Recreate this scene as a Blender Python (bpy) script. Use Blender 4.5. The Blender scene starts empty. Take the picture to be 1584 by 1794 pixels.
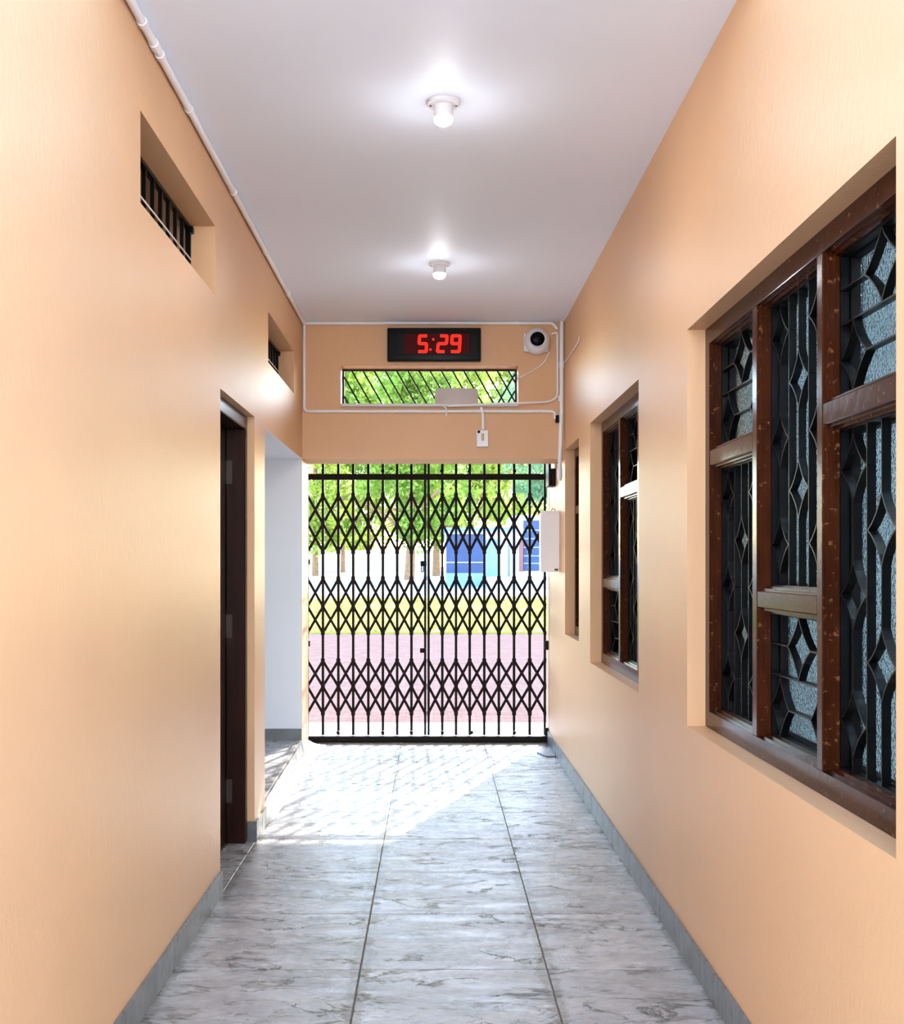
import bpy, bmesh, math, random
from mathutils import Vector, Matrix
random.seed(7)
S = bpy.context.scene
COL = S.collection
# ------------------------------------------------------------------ camera
CAM_Z = 1.32
cd = bpy.data.cameras.new('camera'); cam = bpy.data.objects.new('camera', cd); COL.objects.link(cam)
cd.sensor_fit = 'HORIZONTAL'; cd.sensor_width = 36.0; cd.lens = 2060 / 1584 * 36
cd.shift_x = (792 - 760) / 1584; cd.shift_y = (990 - 897) / 1584
cd.clip_start = 0.05; cd.clip_end = 500
cam.location = (0, 0, CAM_Z); cam.rotation_euler = (math.pi / 2, 0, 0)
S.camera = cam
# ------------------------------------------------------------------ sky, sun, exposure
SUN_EL, SUN_AZ = math.radians(32), math.radians(18)
w = bpy.data.worlds.new('world'); S.world = w; w.use_nodes = True
nt = w.node_tree; bg = nt.nodes['Background']
sky = nt.nodes.new('ShaderNodeTexSky'); sky.sky_type = 'NISHITA'; sky.sun_disc = False
sky.sun_elevation = SUN_EL; sky.sun_rotation = SUN_AZ; sky.dust_density = 0.4; sky.air_density = 1.0
hs = nt.nodes.new('ShaderNodeHueSaturation'); hs.inputs['Saturation'].default_value = 1.1
nt.links.new(sky.outputs['Color'], hs.inputs['Color']); nt.links.new(hs.outputs['Color'], bg.inputs['Color'])
bg.inputs['Strength'].default_value = 0.50
sl = bpy.data.lights.new('sun', 'SUN'); sl.energy = 4.2; sl.angle = math.radians(0.6); sl.color = (1.0, 0.95, 0.88)
so = bpy.data.objects.new('sun', sl); COL.objects.link(so)
sdir = Vector((math.sin(SUN_AZ) * math.cos(SUN_EL), math.cos(SUN_AZ) * math.cos(SUN_EL), math.sin(SUN_EL)))
so.rotation_euler = sdir.to_track_quat('Z', 'Y').to_euler(); so.location = (8, 25, 18)
LAMP_STRENGTH = 300.0
S.view_settings.view_transform = 'Standard'; S.view_settings.look = 'None'
S.view_settings.exposure = 1.92; S.view_settings.gamma = 1.0
S.view_settings.use_curve_mapping = False
S.cycles.max_bounces = 14; S.cycles.diffuse_bounces = 10; S.cycles.glossy_bounces = 4
S.cycles.transmission_bounces = 8; S.cycles.sample_clamp_indirect = 6.0
S.cycles.use_denoising = True

# ------------------------------------------------------------------ materials
def srgb(r, g, b):
    f = lambda c: (c / 255 / 12.92) if c / 255 <= 0.04045 else ((c / 255 + 0.055) / 1.055) ** 2.4
    return (f(r), f(g), f(b), 1)

class Mat:
    def __init__(s, name, color, rough=0.5, metal=0.0, spec=0.5):
        s.m = bpy.data.materials.new(name); s.m.use_nodes = True
        s.t = s.m.node_tree; s.b = s.t.nodes['Principled BSDF']
        s.b.inputs['Base Color'].default_value = color; s.b.inputs['Roughness'].default_value = rough
        s.b.inputs['Metallic'].default_value = metal; s.b.inputs['Specular IOR Level'].default_value = spec
        s.color = color
    def n(s, t, **kw):
        x = s.t.nodes.new(t)
        for k, v in kw.items(): setattr(x, k, v)
        return x
    def l(s, a, b): s.t.links.new(a, b)
    def coords(s, scale=(1, 1, 1), rand=False, kind='Object'):
        tc = s.n('ShaderNodeTexCoord'); mp = s.n('ShaderNodeMapping'); mp.inputs['Scale'].default_value = scale
        s.l(tc.outputs[kind], mp.inputs['Vector'])
        if rand:
            oi = s.n('ShaderNodeObjectInfo'); mu = s.n('ShaderNodeVectorMath', operation='SCALE')
            cx = s.n('ShaderNodeCombineXYZ')
            for i in range(3): s.l(oi.outputs['Random'], cx.inputs[i])
            s.l(cx.outputs[0], mu.inputs[0]); mu.inputs['Scale'].default_value = 37.0
            s.l(mu.outputs[0], mp.inputs['Location'])
        return mp.outputs['Vector']
    def noise(s, vec, scale, detail=4, rough=0.55, dist=0.0):
        x = s.n('ShaderNodeTexNoise'); x.inputs['Scale'].default_value = scale; x.inputs['Detail'].default_value = detail
        x.inputs['Roughness'].default_value = rough; x.inputs['Distortion'].default_value = dist
        s.l(vec, x.inputs['Vector']); return x.outputs['Fac']
    def ramp(s, fac, stops):
        x = s.n('ShaderNodeValToRGB'); e = x.color_ramp.elements
        while len(e) < len(stops): e.new(0.5)
        for i, (p, c) in enumerate(stops): e[i].position = p; e[i].color = c
        s.l(fac, x.inputs['Fac']); return x.outputs['Color']
    def base(s, out): s.l(out, s.b.inputs['Base Color'])
    def bump(s, fac, strength=0.2, dist=0.01):
        x = s.n('ShaderNodeBump'); x.inputs['Strength'].default_value = strength; x.inputs['Distance'].default_value = dist
        s.l(fac, x.inputs['Height']); s.l(x.outputs['Normal'], s.b.inputs['Normal']); return x
    def mix(s, fac, a, b, mode='MIX'):
        x = s.n('ShaderNodeMix', data_type='RGBA', blend_type=mode)
        for sock, v in ((x.inputs[0], fac), (x.inputs[6], a), (x.inputs[7], b)):
            if hasattr(v, 'links'): s.l(v, sock)
            else: sock.default_value = v
        return x.outputs[2]

def vary(c, k): return (c[0] * k, c[1] * k, c[2] * k, 1)

def paint(name, c, rough=0.42, var=0.05, bump=0.12):
    m = Mat(name, c, rough, 0, 0.34); v = m.coords()
    f = m.noise(v, 1.6, 5); m.base(m.ramp(f, [(0.3, vary(c, 1 - var)), (0.7, vary(c, 1 + var))]))
    v2 = m.coords((1, 1, 0.45)); m.bump(m.noise(v2, 55, 4, 0.6), bump, 0.006); return m.m

PEACH = paint('peach_satin_paint', srgb(210, 166, 122), 0.45, 0.03, 0.22)
CEIL = paint('ceiling_white_paint', srgb(234, 243, 255), 0.6, 0.01, 0.05)
WHITE = paint('white_wall_paint', srgb(212, 212, 214), 0.55, 0.02, 0.08)
DARKROOM = paint('unlit_room_dark', srgb(52, 48, 44), 0.7)  # darkened so the rooms look unlit; their shade is in the colour
ROOMBLUE = paint('room_pale_paint', srgb(196, 214, 222), 0.6)
PVC = Mat('white_pvc', srgb(232, 230, 230), 0.35).m
PLASTIC = Mat('white_plastic', srgb(225, 224, 226), 0.3).m
BLACKP = Mat('black_plastic', srgb(4, 4, 5), 0.3, 0, 0.1).m
GREYP = Mat('charcoal_plastic', srgb(16, 16, 19), 0.4, 0, 0.1).m
def metal_paint(name, c, rough):
    m = Mat(name, c, rough, 0, 0.15); f = m.noise(m.coords(), 30, 4)
    m.base(m.ramp(f, [(0.35, vary(c, 0.7)), (0.7, vary(c, 1.35))])); m.bump(f, 0.1, 0.003); return m.m
GATE = metal_paint('gate_brown_black_paint', srgb(20, 11, 7), 0.5)
STEEL = metal_paint('grille_black_steel', srgb(9, 9, 9), 0.35)
DARKFRAME = metal_paint('shutter_brown_with_shade', srgb(6, 5, 5), 0.6)  # dark brown frame; the shade of the recess is put into this near black
GREYM = paint('meter_box_grey_paint', srgb(228, 226, 228), 0.5)
CHROME = Mat('dull_hinge_metal', srgb(70, 58, 50), 0.45, 0.6).m

def wood():
    c = srgb(57, 24, 9); m = Mat('brown_varnished_wood', c, 0.18, 0, 0.1); v = m.coords((1, 1, 0.25))
    f = m.noise(v, 18, 6, 0.6, 0.4)
    wear = m.noise(m.coords(), 60, 3, 0.6)
    wr = m.ramp(wear, [(0.62, (0, 0, 0, 1)), (0.68, (1, 1, 1, 1))])
    g = m.ramp(f, [(0.3, vary(c, 0.55)), (0.75, vary(c, 1.3))])
    m.base(m.mix(wr, g, srgb(104, 66, 42))); m.bump(m.noise(m.coords(), 25, 4), 0.12, 0.004); return m.m
WOOD = wood()
def dwood():
    c = srgb(40, 16, 7); m = Mat('dark_varnished_door_wood', c, 0.3, 0, 0.2); v = m.coords((3, 3, 0.3))
    m.base(m.ramp(m.noise(v, 12, 6, 0.6, 0.5), [(0.3, vary(c, 0.5)), (0.75, vary(c, 1.4))])); return m.m
DWOOD = dwood()

def tile(name, base, rand=True, grime=True, rough=0.22):
    m = Mat(name, base, rough, 0, 0.3); v = m.coords((0.7, 1.5, 1), rand)
    n1 = m.noise(v, 4.0, 9, 0.66, 1.1); n2 = m.noise(v, 9, 6, 0.6, 1.2)
    c = m.ramp(n1, [(0.26, vary(base, 0.5)), (0.44, vary(base, 0.85)), (0.56, base), (0.72, vary(base, 1.3))])
    # thin dark cracks: level lines of a distorted noise, broken up by a second noise
    def level(src, at, wd, dark, patch_scale, lo, hi):
        a = m.n('ShaderNodeMath', operation='SUBTRACT'); m.l(src, a.inputs[0]); a.inputs[1].default_value = at
        b = m.n('ShaderNodeMath', operation='ABSOLUTE'); m.l(a.outputs[0], b.inputs[0])
        line = m.ramp(b.outputs[0], [(0.0, (1, 1, 1, 1)), (wd, (0, 0, 0, 1))])
        msk = m.ramp(m.noise(v, patch_scale, 3), [(lo, (0, 0, 0, 1)), (hi, (1, 1, 1, 1))])
        mu = m.n('ShaderNodeMath', operation='MULTIPLY'); m.l(line, mu.inputs[0]); m.l(msk, mu.inputs[1])
        return mu.outputs[0]
    k1 = level(m.noise(v, 3.0, 7, 0.6, 1.0), 0.5, 0.018, 0, 5, 0.48, 0.56)
    k2 = level(m.noise(v, 7.0, 6, 0.6, 0.8), 0.46, 0.028, 0, 8, 0.46, 0.56)
    c = m.mix(k1, c, srgb(58, 52, 45)); c = m.mix(k2, c, srgb(98, 91, 83))
    if grime:
        g = m.coords(kind='Generated'); sx = m.n('ShaderNodeSeparateXYZ'); m.l(g, sx.inputs[0])
        e = m.n('ShaderNodeMath', operation='PINGPONG'); m.l(sx.outputs[0], e.inputs[0]); e.inputs[1].default_value = 0.5
        nn = m.noise(m.coords((1, 1, 1), rand), 13, 6, 0.7, 0.8)
        ad = m.n('ShaderNodeMath', operation='MULTIPLY_ADD'); m.l(nn, ad.inputs[0]); ad.inputs[1].default_value = 0.22; ad.inputs[2].default_value = -0.075
        su = m.n('ShaderNodeMath', operation='SUBTRACT'); m.l(e.outputs[0], su.inputs[0]); m.l(ad.outputs[0], su.inputs[1])
        gr = m.ramp(su.outputs[0], [(0.0, (0.60, 0.55, 0.48, 1)), (0.02, (1, 1, 1, 1))])
        c = m.mix(0.85, c, gr, 'MULTIPLY')
    m.base(c)
    hgt = m.n('ShaderNodeMath', operation='MULTIPLY_ADD'); m.l(k1, hgt.inputs[0]); hgt.inputs[1].default_value = -0.35; m.l(m.noise(v, 5, 9, 0.64, 1.5), hgt.inputs[2])
    m.bump(hgt.outputs[0], 0.5, 0.014)
    rr = m.n('ShaderNodeMapRange'); m.l(n2, rr.inputs['Value']); rr.inputs['To Min'].default_value = rough - 0.06; rr.inputs['To Max'].default_value = rough + 0.16
    m.l(rr.outputs[0], m.b.inputs['Roughness']); return m.m
TILE = tile('grey_slate_look_tile', srgb(164, 162, 158))
SKIRT = tile('grey_skirting_tile', srgb(112, 113, 112), True, False, 0.3)
def marble():
    c = srgb(150, 150, 154); m = Mat('pale_marble', c, 0.35, 0, 0.3); v = m.coords((6, 1.2, 6))
    m.base(m.ramp(m.noise(v, 9, 6, 0.65, 0.8), [(0.35, srgb(96, 96, 100)), (0.5, c), (0.8, srgb(176, 176, 180))])); return m.m
MARBLE = marble()
def plain(name, c, rough=0.8, sc=6, var=0.15):
    m = Mat(name, c, rough); m.base(m.ramp(m.noise(m.coords(), sc, 6), [(0.3, vary(c, 1 - var)), (0.7, vary(c, 1 + var))])); return m.m
GROUT = plain('grey_brown_grout', srgb(95, 88, 80), 0.9, 20)
CONCRETE = plain('pale_concrete', srgb(206, 209, 212), 0.8)
COURT = plain('pale_court_ground', srgb(190, 186, 182), 0.8, 0.7)
def pavers():
    m = Mat('pink_brick_pavers', srgb(176, 138, 138), 1.0, 0, 0.0)
    b = m.n('ShaderNodeTexBrick'); m.l(m.coords(), b.inputs['Vector']); b.inputs['Scale'].default_value = 4.0
    b.inputs['Color1'].default_value = srgb(126, 104, 97); b.inputs['Color2'].default_value = srgb(113, 91, 84)
    b.inputs['Mortar'].default_value = srgb(100, 84, 78); b.inputs['Mortar Size'].default_value = 0.012
    m.base(b.outputs['Color']); return m.m
PAVER = pavers()
GRASS = plain('sunlit_grass_green', srgb(168, 168, 60), 0.9, 3, 0.3)
BARK = plain('tree_bark_brown', srgb(140, 104, 74), 0.9, 8, 0.3)
BLUEW = plain('building_slate_blue', srgb(52, 66, 104), 0.7, 3)
LBLUE = plain('building_light_blue', srgb(120, 158, 205), 0.7, 3)
BWHITE = plain('building_white', srgb(205, 208, 214), 0.7, 2, 0.05)
BRICKR = plain('building_red_brown', srgb(140, 84, 78), 0.8, 3)
def leaf(name, c):
    m = Mat(name, c, 0.6); out = m.t.nodes['Material Output']
    f = m.noise(m.coords(), 0.9, 4); col = m.ramp(f, [(0.3, vary(c, 0.65)), (0.7, vary(c, 1.35))]); m.base(col)
    tr = m.n('ShaderNodeBsdfTranslucent'); m.l(col, tr.inputs['Color'])
    mx = m.n('ShaderNodeMixShader'); mx.inputs[0].default_value = 0.5
    m.l(m.b.outputs[0], mx.inputs[1]); m.l(tr.outputs[0], mx.inputs[2]); m.l(mx.outputs[0], out.inputs['Surface']); return m.m
LEAF = [leaf('leaf_fresh_green', (0.26, 0.38, 0.055, 1)), leaf('leaf_yellow_green', (0.40, 0.48, 0.08, 1)), leaf('leaf_blue_green', (0.18, 0.33, 0.17, 1)), leaf('grass_yellow_green', (0.46, 0.43, 0.10, 1))]
def emit(name, c, s):
    m = bpy.data.materials.new(name); m.use_nodes = True; t = m.node_tree
    b = t.nodes['Principled BSDF']; b.inputs['Base Color'].default_value = c; b.inputs['Specular IOR Level'].default_value = 0.08
    b.inputs['Emission Color'].default_value = c; b.inputs['Emission Strength'].default_value = s; return m
BULB = emit('bulb_glow', (0.96, 0.97, 1.0, 1), LAMP_STRENGTH)
# frosted LED bulb: most of its light leaves downwards, little from the flanks
_t = BULB.node_tree; _g = _t.nodes.new('ShaderNodeNewGeometry'); _x = _t.nodes.new('ShaderNodeSeparateXYZ'); _t.links.new(_g.outputs['Normal'], _x.inputs[0])
_r = _t.nodes.new('ShaderNodeMapRange'); _t.links.new(_x.outputs[2], _r.inputs['Value'])
_r.inputs['From Min'].default_value = -0.4; _r.inputs['From Max'].default_value = -1.0; _r.inputs['To Min'].default_value = LAMP_STRENGTH * 0.03; _r.inputs['To Max'].default_value = LAMP_STRENGTH
_t.links.new(_r.outputs[0], _t.nodes['Principled BSDF'].inputs['Emission Strength'])
TUBE = emit('added_tube_glow', (0.72, 0.88, 1.0, 1), 90.0)
LED = emit('red_led', (1.0, 0.022, 0.012, 1), 0.30)
LEDBACK = emit('red_display_back', (0.03, 0.001, 0.001, 1), 0.22)
def glass():
    m = Mat('hammered_glass', (0.82, 0.92, 0.95, 1), 0.22); m.b.inputs['Transmission Weight'].default_value = 1.0
    m.b.inputs['IOR'].default_value = 1.25
    vo = m.n('ShaderNodeTexVoronoi'); vo.inputs['Scale'].default_value = 150; m.l(m.coords(), vo.inputs['Vector'])
    m.bump(vo.outputs['Distance'], 0.7, 0.006); return m.m
GLASS = glass()

# ------------------------------------------------------------------ geometry helpers
def box(bm, x0, x1, y0, y1, z0, z1):
    v = [bm.verts.new(p) for p in ((x0,y0,z0),(x1,y0,z0),(x1,y1,z0),(x0,y1,z0),(x0,y0,z1),(x1,y0,z1),(x1,y1,z1),(x0,y1,z1))]
    for f in ((3,2,1,0),(4,5,6,7),(0,1,5,4),(1,2,6,5),(2,3,7,6),(3,0,4,7)): bm.faces.new([v[i] for i in f])
    return v
def bevel(bm, r, seg=1):
    bmesh.ops.bevel(bm, geom=bm.edges[:] , offset=r, segments=seg, affect='EDGES', profile=0.5)
def mesh(name, bm, mat, smooth=False):
    bmesh.ops.recalc_face_normals(bm, faces=bm.faces[:])
    me = bpy.data.meshes.new(name); bm.to_mesh(me); bm.free(); me.materials.append(mat)
    if smooth:
        for p in me.polygons: p.use_smooth = True
        try: me.set_sharp_from_angle(angle=math.radians(40))
        except Exception: pass
    return me
def link(name, me, parent=None, loc=None):
    o = bpy.data.objects.new(name, me); COL.objects.link(o)
    if parent: o.parent = parent
    if loc: o.location = loc
    return o
def tag(o, label, cat=None, group=None, kind=None):
    if label: o['label'] = label
    if cat: o['category'] = cat
    if group: o['group'] = group
    if kind: o['kind'] = kind
    return o
def empty(name, loc=(0, 0, 0)):
    o = bpy.data.objects.new(name, None); o.empty_display_size = 0.1; o.location = loc; COL.objects.link(o); return o
def part(name, bm, mat, parent=None, smooth=False):
    """mesh in world coordinates; re-expressed relative to the parent's origin"""
    if parent is not None:
        off = parent.location.copy(); p = parent.parent
        while p is not None: off += p.location; p = p.parent
        bmesh.ops.translate(bm, verts=bm.verts[:], vec=-off)
    return link(name, mesh(name, bm, mat, smooth), parent)
def bx(name, b, mat, parent=None, bev=0.0, seg=1):
    bm = bmesh.new(); box(bm, *b)
    if bev: bevel(bm, bev, seg)
    return part(name, bm, mat, parent)
def sweep(bm, pts, r, segs=8, cap=True, flat=None):
    """tube along pts; flat=(width,depth,normal) gives a flat bar"""
    pts = [Vector(p) for p in pts]
    closed = (pts[0] - pts[-1]).length < 1e-6
    if closed: pts = pts[:-1]
    n = len(pts); rings = []; prev = None
    for i in range(n):
        a = pts[i - 1] if (i > 0 or closed) else pts[i]; b = pts[(i + 1) % n] if (i < n - 1 or closed) else pts[i]
        t = (b - a).normalized()
        if flat:
            nor = Vector(flat[2]); side = t.cross(nor).normalized(); hw, hd = flat[0] / 2, flat[1] / 2
            if 0 < i < n - 1 or closed:
                d1 = (pts[i] - a).normalized(); c = max(0.35, d1.dot(t)); hw = hw / c
            ring = [pts[i] + side * sx * hw + nor * sy * hd for sx, sy in ((-1,-1),(1,-1),(1,1),(-1,1))]
        else:
            if prev is None:
                up = Vector((0, 0, 1)) if abs(t.z) < 0.9 else Vector((1, 0, 0)); s = t.cross(up).normalized()
            else: s = (prev - t * prev.dot(t)).normalized()
            prev = s; u = t.cross(s)
            ring = [pts[i] + (s * math.cos(2 * math.pi * k / segs) + u * math.sin(2 * math.pi * k / segs)) * r for k in range(segs)]
        rings.append([bm.verts.new(p) for p in ring])
    m = len(rings[0])
    for i in range(n if closed else n - 1):
        A, B = rings[i], rings[(i + 1) % n]
        for k in range(m): bm.faces.new((A[k], A[(k + 1) % m], B[(k + 1) % m], B[k]))
    if cap and not closed: bm.faces.new(rings[0][::-1]); bm.faces.new(rings[-1])
def fillet(pts, r, k=5):
    out = [Vector(pts[0])]; P = [Vector(p) for p in pts]
    for i in range(1, len(P) - 1):
        a = (P[i - 1] - P[i]); b = (P[i + 1] - P[i]); d = min(r, a.length * 0.49, b.length * 0.49)
        A = P[i] + a.normalized() * d; B = P[i] + b.normalized() * d
        for j in range(k + 1):
            t = j / k; out.append(A * (1 - t) ** 2 + P[i] * 2 * t * (1 - t) + B * t * t)
    out.append(P[-1]); return out
def tube(name, pts, r, mat, parent=None, segs=10):
    bm = bmesh.new(); sweep(bm, pts, r, segs); return part(name, bm, mat, parent, True)
def lathe(bm, prof, c, axis='Z', segs=24):
    rings = []
    for r, h in prof:
        ring = []
        for k in range(segs):
            a = 2 * math.pi * k / segs; p = (r * math.cos(a), r * math.sin(a), h)
            if axis == 'Y': p = (p[0], p[2], p[1])
            if axis == 'X': p = (p[2], p[0], p[1])
            ring.append(bm.verts.new(Vector(c) + Vector(p)))
        rings.append(ring)
    for A, B in zip(rings, rings[1:]):
        for k in range(segs): bm.faces.new((A[k], A[(k + 1) % segs], B[(k + 1) % segs], B[k]))
    for R in (rings[0], rings[-1]): bm.faces.new(R)
def wall_grid(bm, axis, p0, p1, u0, u1, z0, z1, holes):
    """slab between p0,p1 along axis ('X': plane in Y,Z / 'Y': plane in X,Z) with rectangular through holes (ua,ub,za,zb)"""
    us = sorted({u0, u1, *[min(max(h[i], u0), u1) for h in holes for i in (0, 1)]})
    zs = sorted({z0, z1, *[min(max(h[i], z0), z1) for h in holes for i in (2, 3)]})
    solid = lambda i, j: 0 <= i < len(us) - 1 and 0 <= j < len(zs) - 1 and not any(
        h[0] - 1e-6 <= us[i] and us[i + 1] <= h[1] + 1e-6 and h[2] - 1e-6 <= zs[j] and zs[j + 1] <= h[3] + 1e-6 for h in holes)
    P = (lambda p, u, z: (p, u, z)) if axis == 'X' else (lambda p, u, z: (u, p, z))
    q = lambda *pts: bm.faces.new([bm.verts.new(p) for p in pts])
    for i in range(len(us) - 1):
        for j in range(len(zs) - 1):
            if not solid(i, j): continue
            a, b, c, d = us[i], us[i + 1], zs[j], zs[j + 1]
            for p in (p0, p1): q(P(p, a, c), P(p, b, c), P(p, b, d), P(p, a, d))
            if not solid(i - 1, j): q(P(p0, a, c), P(p1, a, c), P(p1, a, d), P(p0, a, d))
            if not solid(i + 1, j): q(P(p0, b, c), P(p1, b, c), P(p1, b, d), P(p0, b, d))
            if not solid(i, j - 1): q(P(p0, a, c), P(p0, b, c), P(p1, b, c), P(p1, a, c))
            if not solid(i, j + 1): q(P(p0, a, d), P(p0, b, d), P(p1, b, d), P(p1, a, d))
    bmesh.ops.remove_doubles(bm, verts=bm.verts[:], dist=1e-5)
def struct(name, bm, mat, label, cat):
    return tag(part(name, bm, mat), label, cat, kind='structure')
def sbox(name, b, mat, label, cat):
    bm = bmesh.new(); box(bm, *b); return struct(name, bm, mat, label, cat)

# ------------------------------------------------------------------ dimensions
R, L, H = 0.851, -0.858, 2.905
YS = 1.35                     # walls stop here: unseen open end added to let skylight in
YB0, YB1 = 7.66, 8.04        # lintel wall
YG = 8.75                    # gate plane
LINT = 2.012
W1 = (2.164, 3.948, 0.779, 2.11); W2 = (4.883, 6.398, 0.79, 2.092); W3 = (6.894, 7.62, 0.872, 2.068)
V1 = (3.439, 4.615, 2.38, 2.65); V2 = (6.095, 7.214, 2.372, 2.634)
D1 = (4.726, 5.629, -0.05, 2.03); A1 = (5.97, YB0, -0.05, LINT + 0.003)

# ------------------------------------------------------------------ the room
bm = bmesh.new(); wall_grid(bm, 'X', R, R + 0.23, YS, 8.8, -0.05, H, [W1, W2, W3])
struct('wall_right', bm, PEACH, 'peach painted wall with three wooden windows on the right', 'wall')
bm = bmesh.new(); wall_grid(bm, 'X', L - 0.23, L, YS, YB1, -0.05, H, [V1, V2, D1, A1])
struct('wall_left', bm, PEACH, 'peach painted wall with the dark door and two high vents on the left', 'wall')
TR = (-0.606, 0.55, 2.372, 2.618)
bm = bmesh.new(); wall_grid(bm, 'Y', YB0, 7.83, L, R, LINT, H, [TR]); wall_grid(bm, 'Y', 7.83, YB1, L, R, LINT, H, [(TR[0] - .05, TR[1] + .05, TR[2] - .01, TR[3] + .1)])
struct('wall_back', bm, PEACH, 'peach wall above the gate carrying the clock and the camera', 'wall')
sbox('ceiling', (-3.3, 3.6, 2.95, 9.15, H, H + 0.16), CEIL, 'flat white painted ceiling with two lamps', 'ceiling')  # cut back near the camera for skylight; unseen far eave added against sun
sbox('ceiling_room', (0.86, 3.6, 1.1, 2.949, H, H + 0.16), CEIL, 'roof slab over the room on the right', 'ceiling')
sbox('ceiling_side_room', (-3.3, -0.87, 1.1, 2.949, H, H + 0.16), CEIL, 'roof slab over the room on the left', 'ceiling')
# porch slab and outer pier that carry the gate
sbox('wall_porch', (-1.6, R + 0.23, YB1, 8.80, 2.12, 2.34), PEACH, 'low slab over the gate behind the lintel', 'slab')
sbox('wall_pier', (-1.6, -0.952, YB1 + 0.001, 8.80, -0.05, 2.12), PEACH, 'outer pier beside the left end of the gate', 'wall')
# side rooms
bm = bmesh.new()
box(bm, 1.081, 3.5, 4.42, 4.55, -0.05, H)
box(bm, 3.4, 3.55, 1.1, 8.8, -0.05, H); box(bm, 1.081, 3.5, 1.1, 1.2, -0.05, H)
struct('wall_room', bm, ROOMBLUE, 'pale blue inner wall of the room behind the right windows', 'wall')
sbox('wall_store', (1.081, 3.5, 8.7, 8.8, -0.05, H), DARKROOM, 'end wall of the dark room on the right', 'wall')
bm = bmesh.new()
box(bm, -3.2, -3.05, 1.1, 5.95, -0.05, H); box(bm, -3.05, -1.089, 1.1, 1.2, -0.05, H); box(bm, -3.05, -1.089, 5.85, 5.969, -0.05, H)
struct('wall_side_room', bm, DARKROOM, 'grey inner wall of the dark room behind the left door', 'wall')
# side passage (alcove)
sbox('ceiling_passage', (-3.2, L - 0.0005, A1[0], YB0, LINT, LINT + 0.0028), WHITE, 'white soffit of the side passage', 'ceiling')
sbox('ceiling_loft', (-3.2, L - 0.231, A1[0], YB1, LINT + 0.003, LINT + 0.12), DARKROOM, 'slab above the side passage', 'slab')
sbox('wall_passage', (-3.2, L - 0.0005, YB0 - 0.004, YB0 + 0.0, 0.0, LINT), WHITE, 'white wall at the far side of the side passage', 'wall')
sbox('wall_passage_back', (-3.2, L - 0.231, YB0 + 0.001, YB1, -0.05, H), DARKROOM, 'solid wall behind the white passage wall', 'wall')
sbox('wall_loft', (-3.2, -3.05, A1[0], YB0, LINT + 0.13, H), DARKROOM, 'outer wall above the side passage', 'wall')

# floor : grout bed + tiles
TX = [-0.851, -0.24, 0.371, 0.851]; TP = 0.609
rows = [3.84 + TP * k for k in range(-9, 9)] + [8.76]
fl = sbox('floor', (-0.99, 0.851, rows[0], 8.76, -0.12, -0.003), GROUT, 'grey slate look tiled floor of the passage', 'floor')
tcache = {}
def tile_obj(x0, x1, y0, y1, z=0.0, parent=fl, name='floor_tile', mat=TILE, gap=0.0022):
    k = (round(x1 - x0, 3), round(y1 - y0, 3), mat.name)
    if k not in tcache:
        bm = bmesh.new(); a, b = (x1 - x0) / 2 - gap, (y1 - y0) / 2 - gap
        box(bm, -a, a, -b, b, -0.02, 0); bmesh.ops.bevel(bm, geom=[e for e in bm.edges if all(v.co.z > -0.001 for v in e.verts)], offset=0.0015, segments=1, affect='EDGES')
        tcache[k] = mesh('floor_tile', bm, mat)
    return link(name, tcache[k], parent, ((x0 + x1) / 2, (y0 + y1) / 2, z + random.uniform(-0.0004, 0.0004)))
for y0, y1 in zip(rows, rows[1:]):
    for x0, x1 in zip(TX, TX[1:]): tile_obj(x0, x1, y0, y1)
for y0, y1 in ((4.726, 5.058), (5.058, 5.629)): tile_obj(-0.984, -0.851, y0, y1)
# raised floor of the side passage (falls slightly towards the photographer)
def slopez(y): return 0.135 + (y - 5.97) * (0.182 - 0.135) / (YB0 - 5.97)
bm = bmesh.new(); vs = box(bm, -3.2, -0.86, 5.97, YB0 - 0.005, -0.05, 0)
for v in vs[4:]: v.co.z = slopez(v.co.y) - 0.004
fp = struct('floor_passage', bm, GROUT, 'raised tiled floor of the white side passage', 'floor')
ys = [5.972, 6.276, 6.885, 7.494, YB0 - 0.006]
for y0, y1 in zip(ys, ys[1:]):
    for x0, x1 in ((-1.47, -0.862), (-2.08, -1.47), (-2.69, -2.08)):
        o = tile_obj(x0, x1, y0, y1, slopez((y0 + y1) / 2) + 0.001, fp); o.rotation_euler.x = math.atan((0.182 - 0.135) / (YB0 - 5.97))
# marble curb between passage floor and corridor
bm = bmesh.new(); st = [(5.955, -0.862, 0.128, -0.853, 0.0), (5.99, -0.862, 0.134, -0.845, 0.0), (6.10, -0.862, 0.14, -0.826, 0), (6.5, -0.862, 0.148, -0.822, 0), (7.0, -0.862, 0.162, -0.818, 0), (7.5, -0.862, 0.176, -0.815, 0), (7.72, -0.857, 0.178, -0.812, 0), (8.05, -0.852, 0.12, -0.80, 0), (8.35, -0.86, 0.06, -0.79, 0), (8.62, -0.87, 0.012, -0.79, 0)]
rg = []
for y, xt, zt, xb, zb in st:
    ring = []
    for k in range(7):
        t = k / 6; x = xt + (xb - xt) * (t ** 1.35); z = zt + (zb - zt) * t ** 0.9
        ring.append(bm.verts.new((x, y, z + 0.0015)))
    ring.append(bm.verts.new((xt, y, -0.002))); rg.append(ring)
for A, B in zip(rg, rg[1:]):
    for k in range(8): bm.faces.new((A[k], A[(k + 1) % 8], B[(k + 1) % 8], B[k]))
bm.faces.new(rg[0]); bm.faces.new(rg[-1][::-1])
tag(part('marble_curb', bm, MARBLE, None, True), 'sloped pale marble curb between corridor floor and raised side passage', 'curb')

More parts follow.
